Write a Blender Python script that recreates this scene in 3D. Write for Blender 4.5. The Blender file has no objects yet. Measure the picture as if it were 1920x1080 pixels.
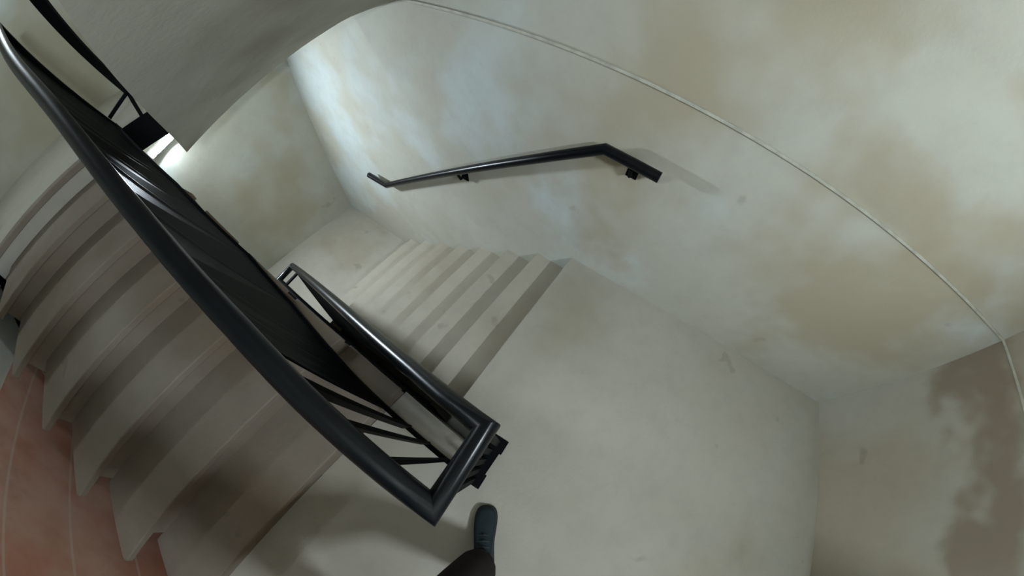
import bpy, bmesh, math, random
from mathutils import Vector, Matrix

random.seed(7)
SC = bpy.context.scene
COL = SC.collection
S = 1.0               # layout units -> metres
R_, G_ = .17504, .2881          # riser and going, falling flight
RL, GL = .13403, .33313         # riser and going, rising flight
SK = .123                       # skew of the rising flight's nosings
YR = 1.28425          # right wall at y = -YR
XB = 1.851            # back wall at x = -XB
XF = 3.6435           # far wall
YL = 1.56             # left wall
X0 = .3831            # top edge of the descending flight
XN1 = .6232           # first nosing of the ascending flight (at y = 0)
XM = XN1 + 6 * GL     # front edge of the upper landing
ZM = 7 * RL           # upper landing level
ZL = -8 * R_          # lower landing level
XL0 = X0 + 7 * G_     # front edge of the lower landing
ZS = 1.2223           # seam level
SR, SLF = R_ / G_, RL / GL

# ------------------------------------------------------------------ camera
def euler_rows(a, b, c):
    rz = Matrix.Rotation(a, 3, 'Z'); rx = Matrix.Rotation(b, 3, 'X'); r2 = Matrix.Rotation(c, 3, 'Z')
    return r2 @ rx @ rz
cam = bpy.data.cameras.new('camera')
cam.type = 'PANO'
cam.panorama_type = 'FISHEYE_LENS_POLYNOMIAL'
cam.sensor_fit = 'HORIZONTAL'
cam.sensor_width = 36.0
U = 18.75             # mm on the sensor per 1000 image pixels
cam.fisheye_fov = math.radians(300)
cam.fisheye_polynomial_k0 = 0.0
cam.fisheye_polynomial_k1 = -1.99468 / U
cam.fisheye_polynomial_k2 = 0.69145 / U ** 2
cam.fisheye_polynomial_k3 = 0.10655 / U ** 3
cam.fisheye_polynomial_k4 = -0.21586 / U ** 4
cam.shift_x = -135.86 / 1920
cam.shift_y = 12.335 / 1080
cam.clip_start = 0.01
camo = bpy.data.objects.new('camera', cam)
COL.objects.link(camo)
M = euler_rows(3.00375, -0.58666, -0.41588).transposed().to_4x4()
M.translation = Vector((0, 0, 1.6)) * S
camo.matrix_world = M
SC.camera = camo

# ------------------------------------------------------------------ world, exposure
SC.view_settings.view_transform = 'Standard'
SC.view_settings.look = 'None'
SC.view_settings.exposure = 0.0
SC.view_settings.gamma = 1.0
SC.view_settings.use_curve_mapping = False
w = bpy.data.worlds.new('world'); SC.world = w
w.use_nodes = True
w.node_tree.nodes['Background'].inputs[0].default_value = (0.75, 0.85, 1, 1)
w.node_tree.nodes['Background'].inputs[1].default_value = 0.02
LAMP = {'lower': 1400.0, 'landing': 780.0, 'upper': 280.0}

# ------------------------------------------------------------------ materials
def new_mat(name):
    m = bpy.data.materials.new(name); m.use_nodes = True
    nt = m.node_tree
    return m, nt, nt.nodes['Principled BSDF']
def noise(nt, co, scale, detail=4, rough=.55, dist=0.0):
    n = nt.nodes.new('ShaderNodeTexNoise')
    n.inputs['Scale'].default_value = scale; n.inputs['Detail'].default_value = detail
    n.inputs['Roughness'].default_value = rough; n.inputs['Distortion'].default_value = dist
    nt.links.new(co, n.inputs['Vector']); return n.outputs['Fac']
def ramp(nt, fac, a, b):
    r = nt.nodes.new('ShaderNodeMapRange'); r.interpolation_type = 'SMOOTHSTEP'
    r.inputs['From Min'].default_value = a; r.inputs['From Max'].default_value = b
    nt.links.new(fac, r.inputs['Value']); return r.outputs['Result']
def mix(nt, fac, a, b):
    m = nt.nodes.new('ShaderNodeMix'); m.data_type = 'RGBA'
    for sock, v in ((m.inputs[0], fac), (m.inputs[6], a), (m.inputs[7], b)):
        if hasattr(v, 'is_linked'): nt.links.new(v, sock)
        elif isinstance(v, (int, float)): sock.default_value = v
        else: sock.default_value = (*v, 1)
    return m.outputs[2]
def math_(nt, op, a, b=0.0, c=None):
    m = nt.nodes.new('ShaderNodeMath'); m.operation = op
    for i, v in enumerate((a, b, c)):
        if v is None: continue
        if hasattr(v, 'is_linked'): nt.links.new(v, m.inputs[i])
        else: m.inputs[i].default_value = v
    return m.outputs[0]
def coords(nt):
    g = nt.nodes.new('ShaderNodeNewGeometry'); return g.outputs['Position']
def concrete(name, base, tan, pale, k_tan=.75, k_pale=.6, bump=.25, rough=.85, seed=0.0):
    m, nt, b = new_mat(name)
    p = coords(nt)
    off = nt.nodes.new('ShaderNodeVectorMath'); off.operation = 'ADD'
    nt.links.new(p, off.inputs[0]); off.inputs[1].default_value = (seed, seed * 1.7, seed * .6)
    p = off.outputs[0]
    c = mix(nt, math_(nt, 'MULTIPLY', ramp(nt, noise(nt, p, .95, 3, .5), .47, .66), k_tan), base, tan)
    off2 = nt.nodes.new('ShaderNodeVectorMath'); off2.operation = 'ADD'
    nt.links.new(p, off2.inputs[0]); off2.inputs[1].default_value = (13.1, 4.2, 7.7)
    c = mix(nt, math_(nt, 'MULTIPLY', ramp(nt, noise(nt, off2.outputs[0], 1.2, 3, .5), .5, .7), k_pale), c, pale)
    fine = noise(nt, p, 9, 6, .65)
    c = mix(nt, math_(nt, 'MULTIPLY', ramp(nt, fine, .4, .72), .16), c, tuple(x * .6 for x in base))
    spots = ramp(nt, noise(nt, off2.outputs[0], 5.5, 2, .5), .70, .76)
    c = mix(nt, math_(nt, 'MULTIPLY', spots, .28), c, tuple(x * .45 for x in tan))
    nt.links.new(c, b.inputs['Base Color'])
    b.inputs['Roughness'].default_value = rough
    b.inputs['Specular IOR Level'].default_value = .25
    bp = nt.nodes.new('ShaderNodeBump'); bp.inputs['Strength'].default_value = bump; bp.inputs['Distance'].default_value = .006
    nt.links.new(noise(nt, p, 28, 5, .6), bp.inputs['Height']); nt.links.new(bp.outputs[0], b.inputs['Normal'])
    return m, nt, b, c, p
MAT = {}
MAT['wall'] = concrete('plastered_concrete', (.53, .53, .46), (.42, .375, .27), (.58, .63, .61), .8, .8, seed=4.4)[0]
MAT['floor'] = concrete('landing_concrete', (.445, .42, .36), (.36, .32, .25), (.48, .465, .42), .8, .6, seed=3.3)[0]
MAT['step'] = concrete('step_concrete', (.47, .43, .36), (.38, .33, .255), (.50, .465, .40), .6, .5, seed=5.1)[0]
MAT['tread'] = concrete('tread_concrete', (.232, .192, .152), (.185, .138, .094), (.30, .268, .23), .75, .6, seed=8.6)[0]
MAT['soffit'] = concrete('soffit_concrete', (.50, .49, .43), (.33, .30, .23), (.58, .58, .52), .9, .6, seed=2.2)[0]

def right_wall_mat():
    """plaster with a long tan water mark over the joint near the back corner"""
    m, nt, b, c, p = concrete('water_marked_plaster', (.525, .52, .455), (.47, .44, .36), (.58, .65, .665), .5, .8, seed=0.0)
    pos = nt.nodes.new('ShaderNodeNewGeometry').outputs['Position']
    sp = nt.nodes.new('ShaderNodeSeparateXYZ'); nt.links.new(pos, sp.inputs[0])
    near = math_(nt, 'SUBTRACT', 1.0, ramp(nt, sp.outputs[0], .1, 1.5))
    tan = ramp(nt, noise(nt, pos, 1.15, 4, .55), .47, .64)
    c = mix(nt, math_(nt, 'MULTIPLY', math_(nt, 'MULTIPLY', tan, near), .8), c, (.425, .37, .265))
    wob = math_(nt, 'MULTIPLY', math_(nt, 'SUBTRACT', noise(nt, pos, 2.4, 4, .6), .5), .30)
    z = math_(nt, 'ADD', sp.outputs[2], wob)
    zc = math_(nt, 'ABSOLUTE', math_(nt, 'SUBTRACT', z, 1.34))
    band = math_(nt, 'SUBTRACT', 1.0, ramp(nt, zc, .06, .20))
    xl = math_(nt, 'SUBTRACT', 1.0, ramp(nt, sp.outputs[0], -.3, .5))
    patch = ramp(nt, noise(nt, pos, 1.6, 3, .55), .34, .55)
    f = math_(nt, 'MULTIPLY', math_(nt, 'MULTIPLY', band, patch), math_(nt, 'MULTIPLY', xl, .75))
    nt.links.new(mix(nt, f, c, (.40, .345, .25)), b.inputs['Base Color'])
    return m
MAT['wall_right'] = right_wall_mat()

def back_wall_mat():
    m, nt, b, c, p = concrete('stained_concrete', (.45, .43, .37), (.39, .34, .26), (.50, .49, .45), .75, .5, seed=1.4)
    pos = nt.nodes.new('ShaderNodeNewGeometry').outputs['Position']
    sp = nt.nodes.new('ShaderNodeSeparateXYZ'); nt.links.new(pos, sp.inputs[0])
    wob = math_(nt, 'MULTIPLY', math_(nt, 'SUBTRACT', noise(nt, pos, 2.6, 4, .6), .5), .34)
    z = math_(nt, 'ADD', sp.outputs[2], wob)
    y = math_(nt, 'ADD', sp.outputs[1], math_(nt, 'MULTIPLY', wob, .6))
    zc = math_(nt, 'ABSOLUTE', math_(nt, 'SUBTRACT', z, 1.0 * S))
    band = math_(nt, 'SUBTRACT', 1.0, ramp(nt, zc, .13, .26))
    patch = ramp(nt, noise(nt, pos, 1.9, 3, .55), .36, .5)
    lim = math_(nt, 'SUBTRACT', 1.0, ramp(nt, y, -.3, .2))
    f = math_(nt, 'MULTIPLY', math_(nt, 'MULTIPLY', band, patch), math_(nt, 'MULTIPLY', lim, .8))
    c2 = mix(nt, f, c, (.24, .18, .13))
    nt.links.new(c2, b.inputs['Base Color'])
    return m
MAT['wall_back'] = back_wall_mat()

def tile_mat():
    m, nt, b = new_mat('terracotta_tile')
    pos = coords(nt)
    mp = nt.nodes.new('ShaderNodeMapping'); mp.vector_type = 'TEXTURE'
    nt.links.new(pos, mp.inputs[0])
    sp = nt.nodes.new('ShaderNodeSeparateXYZ'); nt.links.new(pos, sp.inputs[0])
    # joints run square to the normal (.414,.91) in the x-z plane
    n = math_(nt, 'ADD', math_(nt, 'MULTIPLY', sp.outputs[0], TILE_N[0]), math_(nt, 'MULTIPLY', sp.outputs[2], TILE_N[1]))
    t = math_(nt, 'DIVIDE', math_(nt, 'SUBTRACT', n, TILE_OFF), TILE_PITCH)
    fr = math_(nt, 'ABSOLUTE', math_(nt, 'SUBTRACT', math_(nt, 'FRACT', t), .5))
    joint = ramp(nt, fr, .470, .488)
    co = mix(nt, ramp(nt, noise(nt, pos, 2.2, 4, .6), .35, .65), (.47, .20, .125), (.54, .32, .235))
    co = mix(nt, math_(nt, 'MULTIPLY', ramp(nt, noise(nt, pos, 5, 4, .6), .5, .75), .5), co, (.33, .17, .115))
    co = mix(nt, math_(nt, 'MULTIPLY', joint, .5), co, (.60, .46, .37))
    nt.links.new(co, b.inputs['Base Color']); b.inputs['Roughness'].default_value = .7
    bp = nt.nodes.new('ShaderNodeBump'); bp.inputs['Strength'].default_value = .3; bp.inputs['Distance'].default_value = .004
    nt.links.new(noise(nt, pos, 20, 4, .6), bp.inputs['Height']); nt.links.new(bp.outputs[0], b.inputs['Normal'])
    return m
TILE_N = (.364, .931); TILE_OFF = 1.09 - .1715; TILE_PITCH = .343
MAT['tile'] = tile_mat()

def plain(name, col, rough, metal=0.0, spec=.5, bump=0.0, bscale=60):
    m, nt, b = new_mat(name)
    p = coords(nt)
    c = mix(nt, ramp(nt, noise(nt, p, 14, 4, .6), .35, .7), col, tuple(x * .75 for x in col))
    nt.links.new(c, b.inputs['Base Color'])
    b.inputs['Roughness'].default_value = rough; b.inputs['Metallic'].default_value = metal
    b.inputs['Specular IOR Level'].default_value = spec
    if bump:
        bp = nt.nodes.new('ShaderNodeBump'); bp.inputs['Strength'].default_value = bump; bp.inputs['Distance'].default_value = .003
        nt.links.new(noise(nt, p, bscale, 3, .6), bp.inputs['Height']); nt.links.new(bp.outputs[0], b.inputs['Normal'])
    return m
MAT['steel'] = plain('black_painted_steel', (.004, .0055, .007), .29, 0, .28)
MAT['steel_dull'] = plain('dull_black_steel', (.004, .005, .006), .6, 0, .06)
MAT['bead'] = plain('pale_joint_bead', (.55, .54, .46), .8)
MAT['housing'] = plain('white_lamp_housing', (.7, .72, .74), .5)
MAT['panel'] = plain('matt_black_sheet', (.004, .005, .006), .85, 0, .02)
MAT['shoe'] = plain('dark_teal_suede', (.012, .022, .028), .7, 0, .3, .4, 120)
MAT['sole'] = plain('black_rubber_sole', (.015, .015, .016), .7)
MAT['lace'] = plain('dark_lace', (.03, .035, .04), .8)
MAT['trouser'] = plain('dark_brown_cotton', (.018, .013, .013), .9, 0, .2, .4, 200)
MAT['jacket'] = plain('charcoal_cotton', (.03, .03, .034), .9, 0, .2, .4, 200)
MAT['skin'] = plain('skin', (.45, .27, .19), .55)
MAT['hair'] = plain('dark_hair', (.02, .014, .01), .6)
def emit(name, col, st):
    m = bpy.data.materials.new(name); m.use_nodes = True
    nt = m.node_tree; nt.nodes.clear()
    e = nt.nodes.new('ShaderNodeEmission'); o = nt.nodes.new('ShaderNodeOutputMaterial')
    e.inputs[0].default_value = (*col, 1); e.inputs[1].default_value = st
    nt.links.new(e.outputs[0], o.inputs[0]); return m
for k, v in LAMP.items():
    MAT['lamp_' + k] = emit('lit_diffuser_' + k, (.80, .92, 1.0), v)

# ------------------------------------------------------------------ helpers
def link(name, me, mat, parent=None):
    o = bpy.data.objects.new(name, me); COL.objects.link(o)
    if mat: me.materials.append(MAT[mat])
    if parent: o.parent = parent
    return o
def obj(name, bm, mat, parent=None, bevel=0.0, smooth=False, seg=2):
    me = bpy.data.meshes.new(name)
    bmesh.ops.scale(bm, vec=(S, S, S), verts=bm.verts)
    bmesh.ops.recalc_face_normals(bm, faces=bm.faces)
    if parent is not None:
        bmesh.ops.translate(bm, vec=-parent.location, verts=bm.verts)
    bm.to_mesh(me); bm.free()
    if smooth:
        for p in me.polygons: p.use_smooth = True
    o = link(name, me, mat, parent)
    if bevel:
        b = o.modifiers.new('bevel', 'BEVEL'); b.width = bevel; b.segments = seg; b.limit_method = 'ANGLE'
    return o
def struct(name, bm, mat, **k):
    o = obj(name, bm, mat, **k); o['kind'] = 'structure'; return o
def thing(name, label, cat, loc, group=None):
    o = bpy.data.objects.new(name, None); COL.objects.link(o)
    o.location = Vector(loc) * S; o.empty_display_size = .1
    o['label'] = label; o['category'] = cat
    if group: o['group'] = group
    return o
def hexa(bm, lo, hi):
    """solid between two quads (4 bottom points, 4 top points, same order)"""
    a = [bm.verts.new(p) for p in lo]; b = [bm.verts.new(p) for p in hi]
    bm.faces.new(a); bm.faces.new(b)
    for i in range(4):
        bm.faces.new((a[i], a[(i + 1) % 4], b[(i + 1) % 4], b[i]))
    return bm
def box(bm, x0, x1, y0, y1, z0, z1):
    return hexa(bm, [(x0, y0, z0), (x1, y0, z0), (x1, y1, z0), (x0, y1, z0)], [(x0, y0, z1), (x1, y0, z1), (x1, y1, z1), (x0, y1, z1)])
def newbm(): return bmesh.new()
def prism(bm, pts, ya, yb):
    """x-z profile extruded from ya(x) to yb(x)"""
    fa = ya if callable(ya) else (lambda x: ya); fb = yb if callable(yb) else (lambda x: yb)
    a = [bm.verts.new((x, fa(x), z)) for x, z in pts]; b = [bm.verts.new((x, fb(x), z)) for x, z in pts]
    bm.faces.new(a); bm.faces.new(b[::-1])
    n = len(pts)
    for i in range(n): bm.faces.new((a[i], b[i], b[(i + 1) % n], a[(i + 1) % n]))
    return bm
def sweep(bm, path, prof, cap=True, closed=False):
    """sweep a closed 2-D profile (u across, v up) along a polyline with mitred corners; u is horizontal"""
    P = [Vector(p) for p in path]; n = len(P); rings = []
    def seg(i): return (P[i + 1] - P[i]).normalized()
    for i in range(n):
        if i == 0: d0 = d1 = seg(0)
        elif i == n - 1: d0 = d1 = seg(n - 2)
        else: d0, d1 = seg(i - 1), seg(i)
        t = (d0 + d1).normalized()
        def frame(d):
            s = d.cross(Vector((0, 0, 1)))
            s = s.normalized() if s.length > 1e-4 else Vector((0, 1, 0))
            return s, s.cross(d).normalized()
        s, u = frame(d0)
        ring = []
        for a, b in prof:
            q = s * a + u * b
            den = d0.dot(t)
            q2 = q - d0 * (q.dot(t) / den)     # slide along the incoming leg on to the mitre plane
            ring.append(bm.verts.new(P[i] + q2))
        rings.append(ring)
    m = len(prof)
    for i in range(n - 1):
        for k in range(m):
            bm.faces.new((rings[i][k], rings[i][(k + 1) % m], rings[i + 1][(k + 1) % m], rings[i + 1][k]))
    if cap:
        bm.faces.new(rings[0][::-1]); bm.faces.new(rings[-1])
    return bm
def circ(r, n=20): return [(r * math.cos(2 * math.pi * k / n), r * math.sin(2 * math.pi * k / n)) for k in range(n)]
def rect(a, b): return [(-a, -b), (a, -b), (a, b), (-a, b)]
def lerp(a, b, t): return a + (b - a) * t
def interp(tab, x):
    if x <= tab[0][0]: return tab[0][1]
    for (a, va), (b, vb) in zip(tab, tab[1:]):
        if x <= b: return lerp(va, vb, (x - a) / (b - a))
    (a, va), (b, vb) = tab[-2:]
    return lerp(va, vb, (x - a) / (b - a))
def smooth(tab, x):
    """cubic through a table of (x, y)"""
    n = len(tab); i = 0
    while i < n - 2 and x > tab[i + 1][0]: i += 1
    def slope(k):
        if k == 0: return (tab[1][1] - tab[0][1]) / (tab[1][0] - tab[0][0])
        if k == n - 1: return (tab[-1][1] - tab[-2][1]) / (tab[-1][0] - tab[-2][0])
        return (tab[k + 1][1] - tab[k - 1][1]) / (tab[k + 1][0] - tab[k - 1][0])
    a, b = tab[i], tab[i + 1]; h = b[0] - a[0]; t = (x - a[0]) / h
    return ((2 * t ** 3 - 3 * t * t + 1) * a[1] + (t ** 3 - 2 * t * t + t) * h * slope(i)
            + (-2 * t ** 3 + 3 * t * t) * b[1] + (t ** 3 - t * t) * h * slope(i + 1))

# ------------------------------------------------------------------ room shell
T = .12
ZLOW, ZTOP = -3.3, 2.75
struct('wall_right', box(newbm(), -XB - T, XF + T, -YR - T, -YR, ZLOW, ZTOP), 'wall_right')
bm = newbm()          # the old wall leans a little towards its foot
def xback(y, z):
    k = max(0.0, min(1.0, 1 - z / ZS))
    return -XB + k * (.045 - .10 * (min(y, .2) + YR))
gy = [-YR + (YL + YR) * k / 12 for k in range(13)]; gz = [ZLOW, -.2, 0, .4, .8, ZS, ZTOP]
front = [[bm.verts.new((xback(y, z), y, z)) for y in gy] for z in gz]
rear = [[bm.verts.new((-XB - .3, y, z)) for y in gy] for z in gz]
for i in range(len(gz) - 1):
    for j in range(len(gy) - 1):
        for g_ in (front, rear): bm.faces.new((g_[i][j], g_[i][j + 1], g_[i + 1][j + 1], g_[i + 1][j]))
    for j in (0, -1): bm.faces.new((front[i][j], rear[i][j], rear[i + 1][j], front[i + 1][j]))
for j in range(len(gy) - 1):
    for i in (0, -1): bm.faces.new((front[i][j], rear[i][j], rear[i][j + 1], front[i][j + 1]))
struct('wall_back', bm, 'wall_back')
bm = newbm()
hexa(bm, [(XF, -YR, ZLOW), (XF + T, -YR, ZLOW), (XF + T, 0, ZLOW), (XF, 0, ZLOW)], [(XF, -YR, ZTOP), (XF + T, -YR, ZTOP), (XF + T, 0, ZTOP), (XF, 0, ZTOP)])
XK = XF + SK * YL
hexa(bm, [(XF, 0, ZLOW), (XF + T, 0, ZLOW), (XK + T, YL, ZLOW), (XK, YL, ZLOW)], [(XF, 0, ZTOP), (XF + T, 0, ZTOP), (XK + T, YL, ZTOP), (XK, YL, ZTOP)])
struct('wall_far', bm, 'wall')
struct('wall_left', box(newbm(), -XB - T, XK + T, YL, YL + T, ZLOW, ZTOP), 'wall')
struct('ceiling', box(newbm(), -XB - T, XK + T, -YR - T, YL + T, ZTOP, ZTOP + .1), 'wall')
struct('floor_bottom', box(newbm(), -XB - T, XK + T, -YR - T, YL + T, ZLOW - .1, ZLOW), 'floor')

def y_in_left(x): return interp([(.25, .06), (.75, .018), (1.1, .010), (1.7, .022), (2.05, .04), (2.3, .11), (2.7, .18)], x)   # inner edge, rising flight
def y_in_right(x): return interp([(.24, -.020), (.75, -.072), (2.4, -.060)], x)                       # inner edge, falling flight
XW = .24                                                     # start of the well slot
def slab(bm, pts, z0, z1):
    a = [bm.verts.new((x, y, z0)) for x, y in pts]; b = [bm.verts.new((x, y, z1)) for x, y in pts]
    bm.faces.new(a); bm.faces.new(b[::-1])
    n = len(pts)
    for i in range(n): bm.faces.new((a[i], b[i], b[(i + 1) % n], a[(i + 1) % n]))
    return bm
XR1 = XN1 + .022
bm = slab(newbm(), [(-XB - .25, -YR), (X0, -YR), (X0, y_in_right(X0)), (XW, y_in_right(XW)), (XW, y_in_left(XW)), (.5, y_in_left(.5)),
                    (XR1, y_in_left(XN1)), (XR1 + SK * 1.40, 1.40), (XR1 + SK * 1.40, YL), (-XB - .25, YL)], -.2, 0)
struct('floor', bm, 'floor')
struct('floor_lower', slab(newbm(), [(XL0, -YR), (XF, -YR), (XF, 0), (XK, YL), (XL0, YL)], ZL - .2, ZL), 'floor')
# upper landing with the raised quarter under the next flight
YQ = -.07
bm = slab(newbm(), [(XM + SK * YQ, YQ), (XF, YQ), (XF, 0), (XK, YL), (XM + SK * YL, YL)], ZM - .15, ZM)
hexa(bm, [(XM - .1, -YR, 1.06), (XF, -YR, 1.06), (XF, YQ, ZM - .15), (XM, YQ, ZM - .15)],
         [(XM - .1, -YR, 1.25), (XF, -YR, 1.25), (XF, YQ, ZM + .12), (XM, YQ, ZM + .12)])
struct('floor_upper', bm, 'floor')

# unseen blocker added under the rising flight to keep lower lamp light off wall_left
bm = newbm()
pts = [(XR1 - .2, -.205), (XR1 + .06, -.205), (XR1 + .24, -.03), (XM - .02, ZM - .16), (XF + .1, ZM - .155), (XF + .1, ZL), (XL0, ZL - .02), (XR1 - .2, ZL - 1.3)]
prism(bm, pts, 1.305, 1.33)
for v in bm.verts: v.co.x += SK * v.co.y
struct('light_block_under_stair', bm, 'tread')

# joint bead round the walls
def bead(path):
    bm = newbm(); sweep(bm, path, rect(.006, .006)); return bm
struct('trim_1', bead([(1.74, -YR + .003, ZS), (-XB + .003, -YR + .003, ZS), (-XB + .003, YL, ZS)]), 'bead')
# terracotta tiling low on the left wall
def ztile(x): return (1.425 - .364 * x) / .931
bm = prism(newbm(), [(-1.2, 0.0), (.78, 0.0), (.86, -.6), (3.2, -.6), (3.2, ztile(3.2)), (2.6, ztile(2.6)), (.2, ztile(.2)), (-1.2, ztile(.2))], YL - .012, YL + .01)
struct('trim_2', bm, 'tile')

# ------------------------------------------------------------------ rising flight (left)
def skewed(bm):
    for v in bm.verts: v.co.x += SK * v.co.y
    return bm
fl = thing('stair_flight', 'worn grey concrete stair flight rising beside the terracotta tiled wall at lower left', 'stairs', (XN1, .55, 0))
prof = [(XN1 + .022, 0.0)]
for i in range(1, 8):
    xn = XN1 + (i - 1) * GL
    prof.append((xn + .022, i * RL - .04))
    if i < 7: prof.append((xn + .022 + GL, i * RL - .04))
prof += [(XM + .022, ZM - .15), (XN1 + .45, 0.0)]
bm = skewed(prism(newbm(), prof, lambda x: y_in_left(x) + .012, 1.30))
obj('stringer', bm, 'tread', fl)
ends = [1.53, 1.504, 1.455, 1.40, 1.425, 1.36]
for i in range(1, 7):
    xn = XN1 + (i - 1) * GL
    z0, z1 = i * RL - .042, i * RL
    q = [(xn, y_in_left(xn)), (xn + GL + .03, y_in_left(xn + GL)), (xn + GL + .03, ends[i - 1] - .165), (xn + .02, ends[i - 1]), (xn, ends[i - 1] - .012)]
    obj('tread', skewed(slab(newbm(), q, z0, z1)), 'tread', fl, bevel=.006)
q = [(XM - .012, y_in_left(XM)), (XM + .06, y_in_left(XM)), (XM + .06, 1.5), (XM - .012, 1.5)]
obj('tread', skewed(slab(newbm(), q, ZM - .042, ZM + .001)), 'tread', fl, bevel=.006)

# ------------------------------------------------------------------ falling flight (right)
fr = thing('stair_flight', 'pale concrete stair flight dropping away under the wall handrail', 'stairs', (X0, -.7, 0))
for i in range(0, 7):
    xa, xb = X0 + i * G_, X0 + (i + 1) * G_
    z = -(i + 1) * R_
    obj('step', prism(newbm(), [(xa, z), (xb, z), (xb, z - R_), (xa, z - .02)], -YR + .001, y_in_right), 'step', fr)
bm = prism(newbm(), [(X0, -.19), (XL0, ZL - .02), (XL0, ZL - .2), (X0, -.38)], -YR + .001, lambda x: y_in_right(x) - .004)
obj('stringer', bm, 'step', fr)

# ------------------------------------------------------------------ lowest flight, seen through the well
fd = thing('stair_flight', 'shadowed concrete stair flight glimpsed deep down through the narrow stair well', 'stairs', (XL0, .5, ZL))
pr = [(XL0, ZL - R_)]
for i in range(1, 9):
    xa = XL0 - (i - 1) * G_
    if i > 1: pr.append((xa, ZL - i * R_))
    pr.append((xa - G_, ZL - i * R_))
pr += [(XL0 - 8 * G_, ZL - 8 * R_ - .22), (XL0, ZL - .42)]
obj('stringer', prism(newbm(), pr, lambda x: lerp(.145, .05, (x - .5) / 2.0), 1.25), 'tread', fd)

# ------------------------------------------------------------------ next flight, overhead
fo = thing('stair_flight', 'underside of the next concrete stair flight overhead at upper left', 'stairs', (XM, -.7, ZM))
Ledge = [(2.10, -.064, .800), (1.75, -.044, 1.01), (1.40, -.015, 1.22), (1.05, .014, 1.43), (.706, .041, 1.636), (.3, .075, 1.88), (-.2, .12, 2.18)]
Redge = [(2.26, -YR + .001, 1.08), (2.0, -YR + .001, 1.155), (1.74, -YR + .001, 1.222), (1.4, -YR + .001, 1.37), (1.0, -YR + .001, 1.59), (.5, -YR + .001, 1.90), (-.2, -YR + .001, 2.30)]
bm = newbm(); NJ = 6; grid = []
for l, r in zip(Ledge, Redge):
    grid.append([[lerp(l[k], r[k], j / NJ) for k in range(3)] for j in range(NJ + 1)])
low = [[bm.verts.new(p) for p in row] for row in grid]
top = [[bm.verts.new((p[0], p[1], p[2] + .26)) for p in row] for row in grid]
nI = len(grid)
for i in range(nI - 1):
    for j in range(NJ):
        bm.faces.new((low[i][j], low[i][j + 1], low[i + 1][j + 1], low[i + 1][j]))
        bm.faces.new((top[i][j], top[i][j + 1], top[i + 1][j + 1], top[i + 1][j]))
for j in range(NJ):
    bm.faces.new((low[0][j], low[0][j + 1], top[0][j + 1], top[0][j])); bm.faces.new((low[-1][j], low[-1][j + 1], top[-1][j + 1], top[-1][j]))
for i in range(nI - 1):
    bm.faces.new((low[i][0], low[i + 1][0], top[i + 1][0], top[i][0])); bm.faces.new((low[i][-1], low[i + 1][-1], top[i + 1][-1], top[i][-1]))
obj('soffit_slab', bm, 'soffit', fo)
# guard of the overhead flight: its bottom rail runs up beside the soffit edge
def bar_to(parent, name, path, a, b, mat='steel_dull'):
    bm = newbm(); sweep(bm, path, rect(a, b)); return obj(name, bm, mat, parent)
go = thing('landing_railing', 'thin black guard rail rising beside the overhead soffit from the upper landing edge', 'railing', (XM, .02, ZM))
bar_to(go, 'bottom_rail', [(2.622, .018, 1.095), (1.9, .090, 1.47), (1.2, .160, 1.84), (.9, .19, 2.0)], .016, .010)
bar_to(go, 'post', [(2.622, .02, ZM), (2.622, .018, 1.80)], .011, .011)

# ------------------------------------------------------------------ black steel balustrade round the well
rl = thing('stair_railing', 'black steel stair railing turning round the narrow well with a tubular handrail', 'railing', (.1, .07, 0))
TR = .027
TUBE_K = [(.09, .179), (.36, .148), (.64, .128), (1.0, .146), (1.45, .218), (2.1, .385), (2.62, .50)]
TUBE_Y = [(x, smooth(TUBE_K, x)) for x in [.09 + (2.62 - .09) * k / 30 for k in range(31)]]
def z_left(x): return .85 + SLF * (x - .09)
def z_right(x): return .85 - SR * (x - .09)
YRT = [(x, -.020 - .085 * (x - .09) + .0135 * (x - .09) ** 2) for x in [.09 + (2.575 - .09) * k / 16 for k in range(17)]]
lp = [(x, y, z_left(x)) for x, y in TUBE_Y][::-1]
rp = [(x, y, z_right(x)) for x, y in YRT]
ZT = z_right(2.575)
tail = [(2.55, .024, ZT), (1.9, .024, ZT - SR * .59), (1.0, .03, ZT - SR * 1.49)]
bm = newbm(); sweep(bm, lp + rp + tail, circ(TR, 24))
hr = obj('handrail', bm, 'steel', rl, smooth=True)
md = hr.modifiers.new('edge', 'EDGE_SPLIT'); md.split_angle = math.radians(38)
YBL = [(.13, .178), (.265, .168), (.535, .148), (.82, .106), (1.18, .05), (1.47, .03), (2.0, .07), (2.62, .169)]
def yb_left(x): return interp(YBL, x)
def zb_left(x): return .07 if x < .5 else lerp(.07, RL + .09, (x - .5) / .25) if x < .75 else RL + .09 + SLF * (x - .75)
def yb_right(x): return interp(YRT, x) + .010
def zb_right(x): return .09 if x < .40 else .09 - SR * (x - .40)
bar_to(rl, 'bottom_rail', [(x, yb_left(x), zb_left(x)) for x in (.13, .265, .5, .75, .82, 1.18, 1.47, 2.0, 2.62)], .010, .016)
bar_to(rl, 'bottom_rail', [(x, yb_right(x), zb_right(x)) for x in (.11, .40, .80, 1.41, 2.50)], .010, .016)
bar_to(rl, 'bottom_rail', [(.098, .190, .10), (.090, -.028, .10)], .030, .006)
def flat(p, q, a, b): return bar_to(rl, 'baluster', [p, q], a, b)
for x in (.24, .36, .48):
    flat((x + .02, yb_left(x), zb_left(x)), (x, interp(TUBE_Y, x), z_left(x) - .02), .006, .022)
for x in (.22, .33):
    flat((x + .01, yb_right(x), zb_right(x)), (x, interp(YRT, x), z_right(x) - .02), .006, .022)
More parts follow.
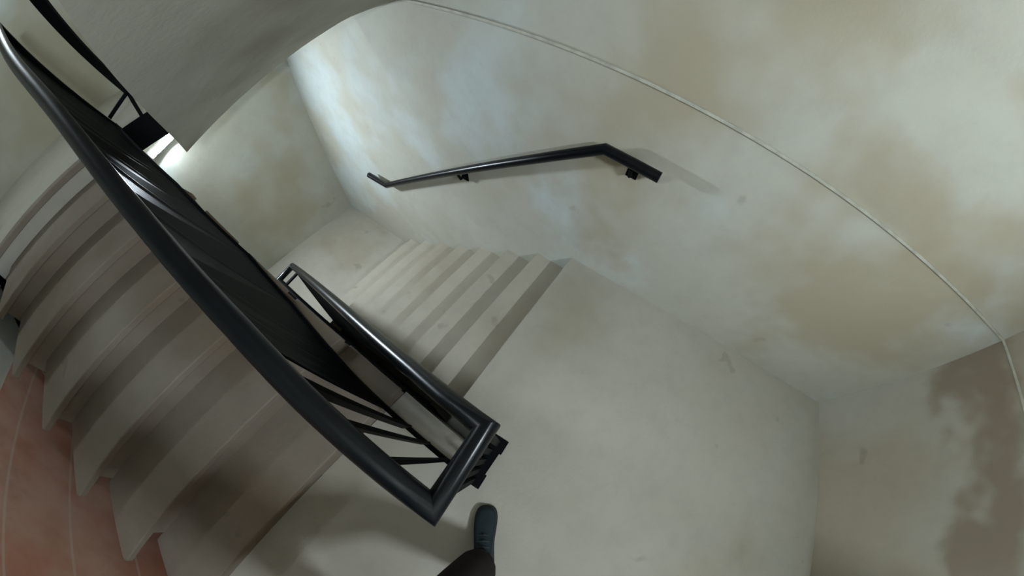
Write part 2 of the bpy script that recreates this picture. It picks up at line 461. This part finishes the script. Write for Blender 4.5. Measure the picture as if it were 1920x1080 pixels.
# steel infill sheets under the sloping rails
def sheet(xs, yb, zb, yt, zt, mat='steel_dull', th=.003):
    bm = newbm(); rows = []
    for x in xs:
        a = (x, yb(x), zb(x)); b = (x, yt(x), zt(x) - .022)
        rows.append([bm.verts.new((a[0], a[1] - th, a[2])), bm.verts.new((b[0], b[1] - th, b[2])), bm.verts.new((b[0], b[1] + th, b[2])), bm.verts.new((a[0], a[1] + th, a[2]))])
    for r0, r1 in zip(rows, rows[1:]):
        for k in range(4): bm.faces.new((r0[k], r0[(k + 1) % 4], r1[(k + 1) % 4], r1[k]))
    bm.faces.new(rows[0]); bm.faces.new(rows[-1][::-1])
    return obj('infill_panel', bm, mat, rl)
sheet([.60, .75, .9, 1.18, 1.47, 1.75, 2.0, 2.3, 2.60], yb_left, zb_left, lambda x: interp(TUBE_Y, x), z_left)
sheet([.40, .5, .65, .8, 1.2, 1.7, 2.2, 2.40], lambda x: y_in_right(x) + .014, lambda x: -.12 - SR * (x - .40) - .13 * min(1, (x - .40) / .3), lambda x: interp(YRT, x) + .012, z_right, 'panel', .010)
bar_to(rl, 'post', [(2.622, .169, ZM), (2.622, .500, z_left(2.62))], .012, .022)
bm = slab(newbm(), [(XM - .022, -.075), (XM - .012, -.075), (XM + .014, .20), (XM + .004, .20)], ZM - .17, ZM + .004)
obj('fascia_plate', bm, 'steel_dull', rl)
sheet([.95, 1.5, 2.0, 2.44], lambda x: lerp(.085, .04, (x - .95) / 1.5), lambda x: z_right(2.575) - SR * (2.486 - x) - .75, lambda x: .026, lambda x: z_right(2.575) - SR * (2.486 - x), 'panel')
bar_to(rl, 'cross_bar', [(2.622, .175, 1.035), (2.622, .012, 1.10)], .011, .011)
for (px, py, top) in ((.105, .168, .83), (.100, -.014, .83)):
    bar_to(rl, 'post', [(px, py, 0), (px, py, top)], .014, .014)
    bm = newbm(); box(bm, px - .045, px + .035, py - .035, py + .035, 0, .012); obj('base_plate', bm, 'steel_dull', rl, bevel=.002)
for k in range(1, 4):
    yy = lerp(.168, -.014, k / 4)
    flat((.100, yy, .0), (.100, yy, .83), .012, .006)
for (px, py) in ((2.575, -.146), (2.55, .022)):
    bar_to(rl, 'post', [(px, py, ZL), (px, py, ZT)], .011, .011)
bar_to(rl, 'cross_bar', [(2.575, -.146, -.76), (2.55, .022, -.76)], .010, .010)

# ------------------------------------------------------------------ handrail on the right wall
wr = thing('wall_handrail', 'black tubular handrail bracketed to the concrete wall above the falling steps', 'handrail', (1.2, -YR, .5))
YW = -YR + .07
bm = newbm(); sweep(bm, [(.068, YW, .910), (.355, YW, .910), (.733, YW, .667), (1.323, YW, .294), (2.341, YW, -.347), (2.608, YW, -.350)], circ(.0262, 24))
hw = obj('rail', bm, 'steel', wr, smooth=True)
md = hw.modifiers.new('edge', 'EDGE_SPLIT'); md.split_angle = math.radians(38)
for bx, bz in ((.205, .91), (1.335, .287)):
    bm = newbm(); sweep(bm, [(bx, -YR, bz - .075), (bx, -YR + .05, bz - .075), (bx, YW, bz - .03)], circ(.010, 10))
    br = obj('bracket', bm, 'steel_dull', wr)
    bm = newbm(); box(bm, bx - .03, bx + .03, -YR - .004, -YR + .008, bz - .11, bz - .045)
    pl = obj('wall_plate', bm, 'steel_dull', None, bevel=.002)
    pl.parent = br; pl.location = -Vector(wr.location)

# ------------------------------------------------------------------ lamps
def wall_light(label, y0, y1, z0, z1, x, sgn, key, tilt=0.0):
    t = thing('wall_light', label, 'lamp', (x, (y0 + y1) / 2, (z0 + z1) / 2))
    yc, zc = (y0 + y1) / 2, (z0 + z1) / 2
    def turn(bm):
        for v in bm.verts:
            dy, dz = v.co.y - yc, v.co.z - zc
            v.co.y = yc + dy * math.cos(tilt) - dz * math.sin(tilt); v.co.z = zc + dy * math.sin(tilt) + dz * math.cos(tilt)
        return bm
    d1, d2 = x - sgn * .040, x - sgn * .0455
    bm = newbm(); box(bm, min(x, d1), max(x, d1), y0 - .006, y1 + .006, z0 - .006, z1 + .006)
    obj('housing', turn(bm), 'housing', t, bevel=.010)
    bm = newbm()
    hexa(bm, [(d1, y0 + .002, z0 + .002), (d1, y1 - .002, z0 + .002), (d1, y1 - .002, z1 - .002), (d1, y0 + .002, z1 - .002)],
             [(d2, y0 + .022, z0 + .010), (d2, y1 - .022, z0 + .010), (d2, y1 - .022, z1 - .010), (d2, y0 + .022, z1 - .010)])
    obj('diffuser', turn(bm), 'lamp_' + key, t, bevel=.006)
wall_light('lit white bulkhead lamp glowing on the far wall under the upper landing', -.085, .155, .365, .430, XF + .004, 1, 'lower', -.17)
wall_light('lit white bulkhead lamp high on the stained back wall of the landing', .14, .51, 2.36, 2.44, -XB, -1, 'landing')
wall_light('lit white bulkhead lamp high on the far wall over the upper landing', .45, .75, 2.48, 2.55, XF + .09, 1, 'upper')

# ------------------------------------------------------------------ the person standing at the rail
SKINF = lambda: None
def skin_mesh(name, nodes, edges, mat, parent, root=0, levels=2):
    me = bpy.data.meshes.new(name)
    org = Vector(parent.location)
    me.from_pydata([Vector(n[0]) - org for n in nodes], edges, [])
    o = link(name, me, mat, parent)
    sk = o.modifiers.new('skin', 'SKIN'); sk.use_smooth_shade = True
    lay = me.skin_vertices[0].data
    for i, n in enumerate(nodes):
        r = n[1]; lay[i].radius = r if isinstance(r, tuple) else (r, r)
        lay[i].use_root = (i == root)
    sb = o.modifiers.new('sub', 'SUBSURF'); sb.levels = levels; sb.render_levels = levels
    return o
pe = thing('person', 'person in dark trousers and dark teal shoes standing at the end of the railing', 'person', (-.05, .72, 0))
f = Vector((.47, -.883, 0)); lf = Vector((.883, .47, 0)); up = Vector((0, 0, 1))
pel = Vector((-.03, .74, .93))
def at(c, a=0, b=0, z=0): return tuple(c + f * a + lf * b + up * z)
ankA = Vector((-.118, .432, .085)); ankB = Vector((.11, .96, .085))
knA = Vector((-.045, .50, .50)); knB = Vector((.11, .86, .50))
hipA = pel - lf * .09; hipB = pel + lf * .09
body_nodes = [(at(pel), (.15, .11)), (at(pel, 0, 0, .2), (.14, .10)), (at(pel, 0, 0, .40), (.16, .11)), (at(pel, 0, 0, .50), (.12, .09)), (at(pel, .02, 0, .56), (.055, .055)),
              (at(pel, .03, 0, .64), (.07, .08)), (at(pel, .035, 0, .76), (.078, .095)), (at(pel, .03, 0, .83), (.05, .06)),
              (tuple(hipA - up * .06), .085), (tuple(knA), .055), (tuple(ankA), .038), (tuple(hipB - up * .06), .085), (tuple(knB), .055), (tuple(ankB), .038),
              (at(pel, 0, -.20, .46), .055), (at(pel, -.03, -.26, .18), .042), (at(pel, .06, -.27, -.06), .03),
              (at(pel, 0, .20, .46), .055), (at(pel, -.03, .26, .18), .042), (at(pel, .06, .27, -.06), .03),
              (at(pel, .12, 0, .68), .016)]
body_edges = [(0, 1), (1, 2), (2, 3), (3, 4), (4, 5), (5, 6), (6, 7), (0, 8), (8, 9), (9, 10), (0, 11), (11, 12), (12, 13), (3, 14), (14, 15), (15, 16), (3, 17), (17, 18), (18, 19), (5, 20)]
nb = len(body_nodes)
for wi, sd in ((16, -1), (19, 1)):
    wv = Vector(body_nodes[wi][0]); k0 = len(body_nodes)
    body_nodes.append((tuple(wv + f * .03 - up * .07), (.036, .018))); body_edges.append((wi, k0))
    for q, (off, ln) in enumerate(((-.030, .075), (-.010, .085), (.010, .08), (.028, .062))):
        b0 = wv + f * (.035 + off) - up * .10; k = len(body_nodes)
        body_nodes.append((tuple(b0), .0085)); body_nodes.append((tuple(b0 - up * ln * .5 + f * .006 - lf * sd * .008), .008)); body_nodes.append((tuple(b0 - up * ln * .9 - lf * sd * .024), .007))
        body_edges += [(k0, k), (k, k + 1), (k + 1, k + 2)]
    k = len(body_nodes)
    body_nodes.append((tuple(wv + f * .07 - up * .06 - lf * sd * .012), .010)); body_nodes.append((tuple(wv + f * .085 - up * .10 - lf * sd * .02), .0085)); body_edges += [(k0, k), (k, k + 1)]
bo = skin_mesh('body', body_nodes, body_edges, 'skin', pe)
tr_nodes = [(at(pel, 0, 0, .06), (.165, .125)), (at(pel, 0, 0, -.02), (.165, .125)), (tuple(hipA - up * .08), .105), (tuple(knA), .080), (tuple(knA.lerp(ankA, .55)), .084), (tuple(ankA + up * .015 - f * .012), .092),
            (tuple(hipB - up * .08), .105), (tuple(knB), .080), (tuple(knB.lerp(ankB, .55)), .078), (tuple(ankB + up * .015 - f * .012), .082)]
skin_mesh('trousers', tr_nodes, [(0, 1), (1, 2), (2, 3), (3, 4), (4, 5), (1, 6), (6, 7), (7, 8), (8, 9)], 'trouser', pe)
ja_nodes = [(at(pel, 0, 0, .02), (.17, .13)), (at(pel, 0, 0, .2), (.16, .12)), (at(pel, 0, 0, .40), (.18, .13)), (at(pel, 0, 0, .49), (.13, .10)), (at(pel, .01, 0, .53), (.07, .07)),
            (at(pel, 0, -.20, .46), .07), (at(pel, -.03, -.26, .18), .056), (at(pel, .05, -.27, -.03), .045), (at(pel, 0, .20, .46), .07), (at(pel, -.03, .26, .18), .056), (at(pel, .05, .27, -.03), .045)]
skin_mesh('jacket', ja_nodes, [(0, 1), (1, 2), (2, 3), (3, 4), (3, 5), (5, 6), (6, 7), (3, 8), (8, 9), (9, 10)], 'jacket', pe)
skin_mesh('hair', [(at(pel, -.02, 0, .70), (.07, .07)), (at(pel, .005, 0, .79), (.088, .095)), (at(pel, .03, 0, .845), (.055, .065))], [(0, 1), (1, 2)], 'hair', pe)
def shoe(heel, fwd):
    side = Vector((-fwd.y, fwd.x, 0))
    st = [(0, .026, .040, .062), (.03, .034, .050, .085), (.08, .036, .046, .105), (.13, .038, .040, .092), (.18, .045, .044, .066), (.23, .048, .050, .052), (.27, .041, .045, .044), (.295, .022, .026, .034)]
    def ring(bm, d, wl, wr_, z0, z1, n=16):
        vs = []
        for k in range(n):
            a = 2 * math.pi * k / n; c, s_ = math.cos(a), math.sin(a)
            wdt = wl if c > 0 else wr_
            cc = math.copysign(abs(c) ** .75, c); ss = math.copysign(abs(s_) ** .75, s_)
            vs.append(bm.verts.new(heel + fwd * d + side * (cc * wdt) + up * ((z0 + z1) / 2 + ss * (z1 - z0) / 2)))
        return vs
    def loft(name, mat, zs, grow, parent, lev=2):
        bm = newbm(); rs = []
        for d, wl, wr_, h in st:
            z0, z1 = zs(h); rs.append(ring(bm, d + (grow if d > .2 else -grow if d < .02 else 0), wl + grow, wr_ + grow, z0, z1))
        for a, b in zip(rs, rs[1:]):
            for k in range(16): bm.faces.new((a[k], a[(k + 1) % 16], b[(k + 1) % 16], b[k]))
        bm.faces.new(rs[0][::-1]); bm.faces.new(rs[-1])
        o = obj(name, bm, mat, parent, smooth=True)
        sb = o.modifiers.new('sub', 'SUBSURF'); sb.levels = 1; sb.render_levels = lev
        return o
    up_ = loft('shoe', 'shoe', lambda h: (.016, h + .012), 0, pe)
    def sub(o): o.parent = up_; o.location = -Vector(pe.location)
    so = obj('sole', newbm(), 'sole', None); bpy.data.objects.remove(so)
    keep = pe.location.copy()
    o = loft('sole', 'sole', lambda h: (0, .026), .006, pe); 
    o.parent = up_
    for q in range(4):
        d = .115 + q * .022; h = .118 - q * .011
        bm = newbm(); sweep(bm, [heel + fwd * d + side * .028 + up * (h - .016), heel + fwd * (d + .006) + up * h, heel + fwd * d - side * .028 + up * (h - .016)], circ(.0035, 6))
        lc = obj('lace', bm, 'lace', pe); lc.parent = up_
shoe(Vector((-.155, .502, 0)), f)
shoe(Vector((.075, 1.03, 0)), f)
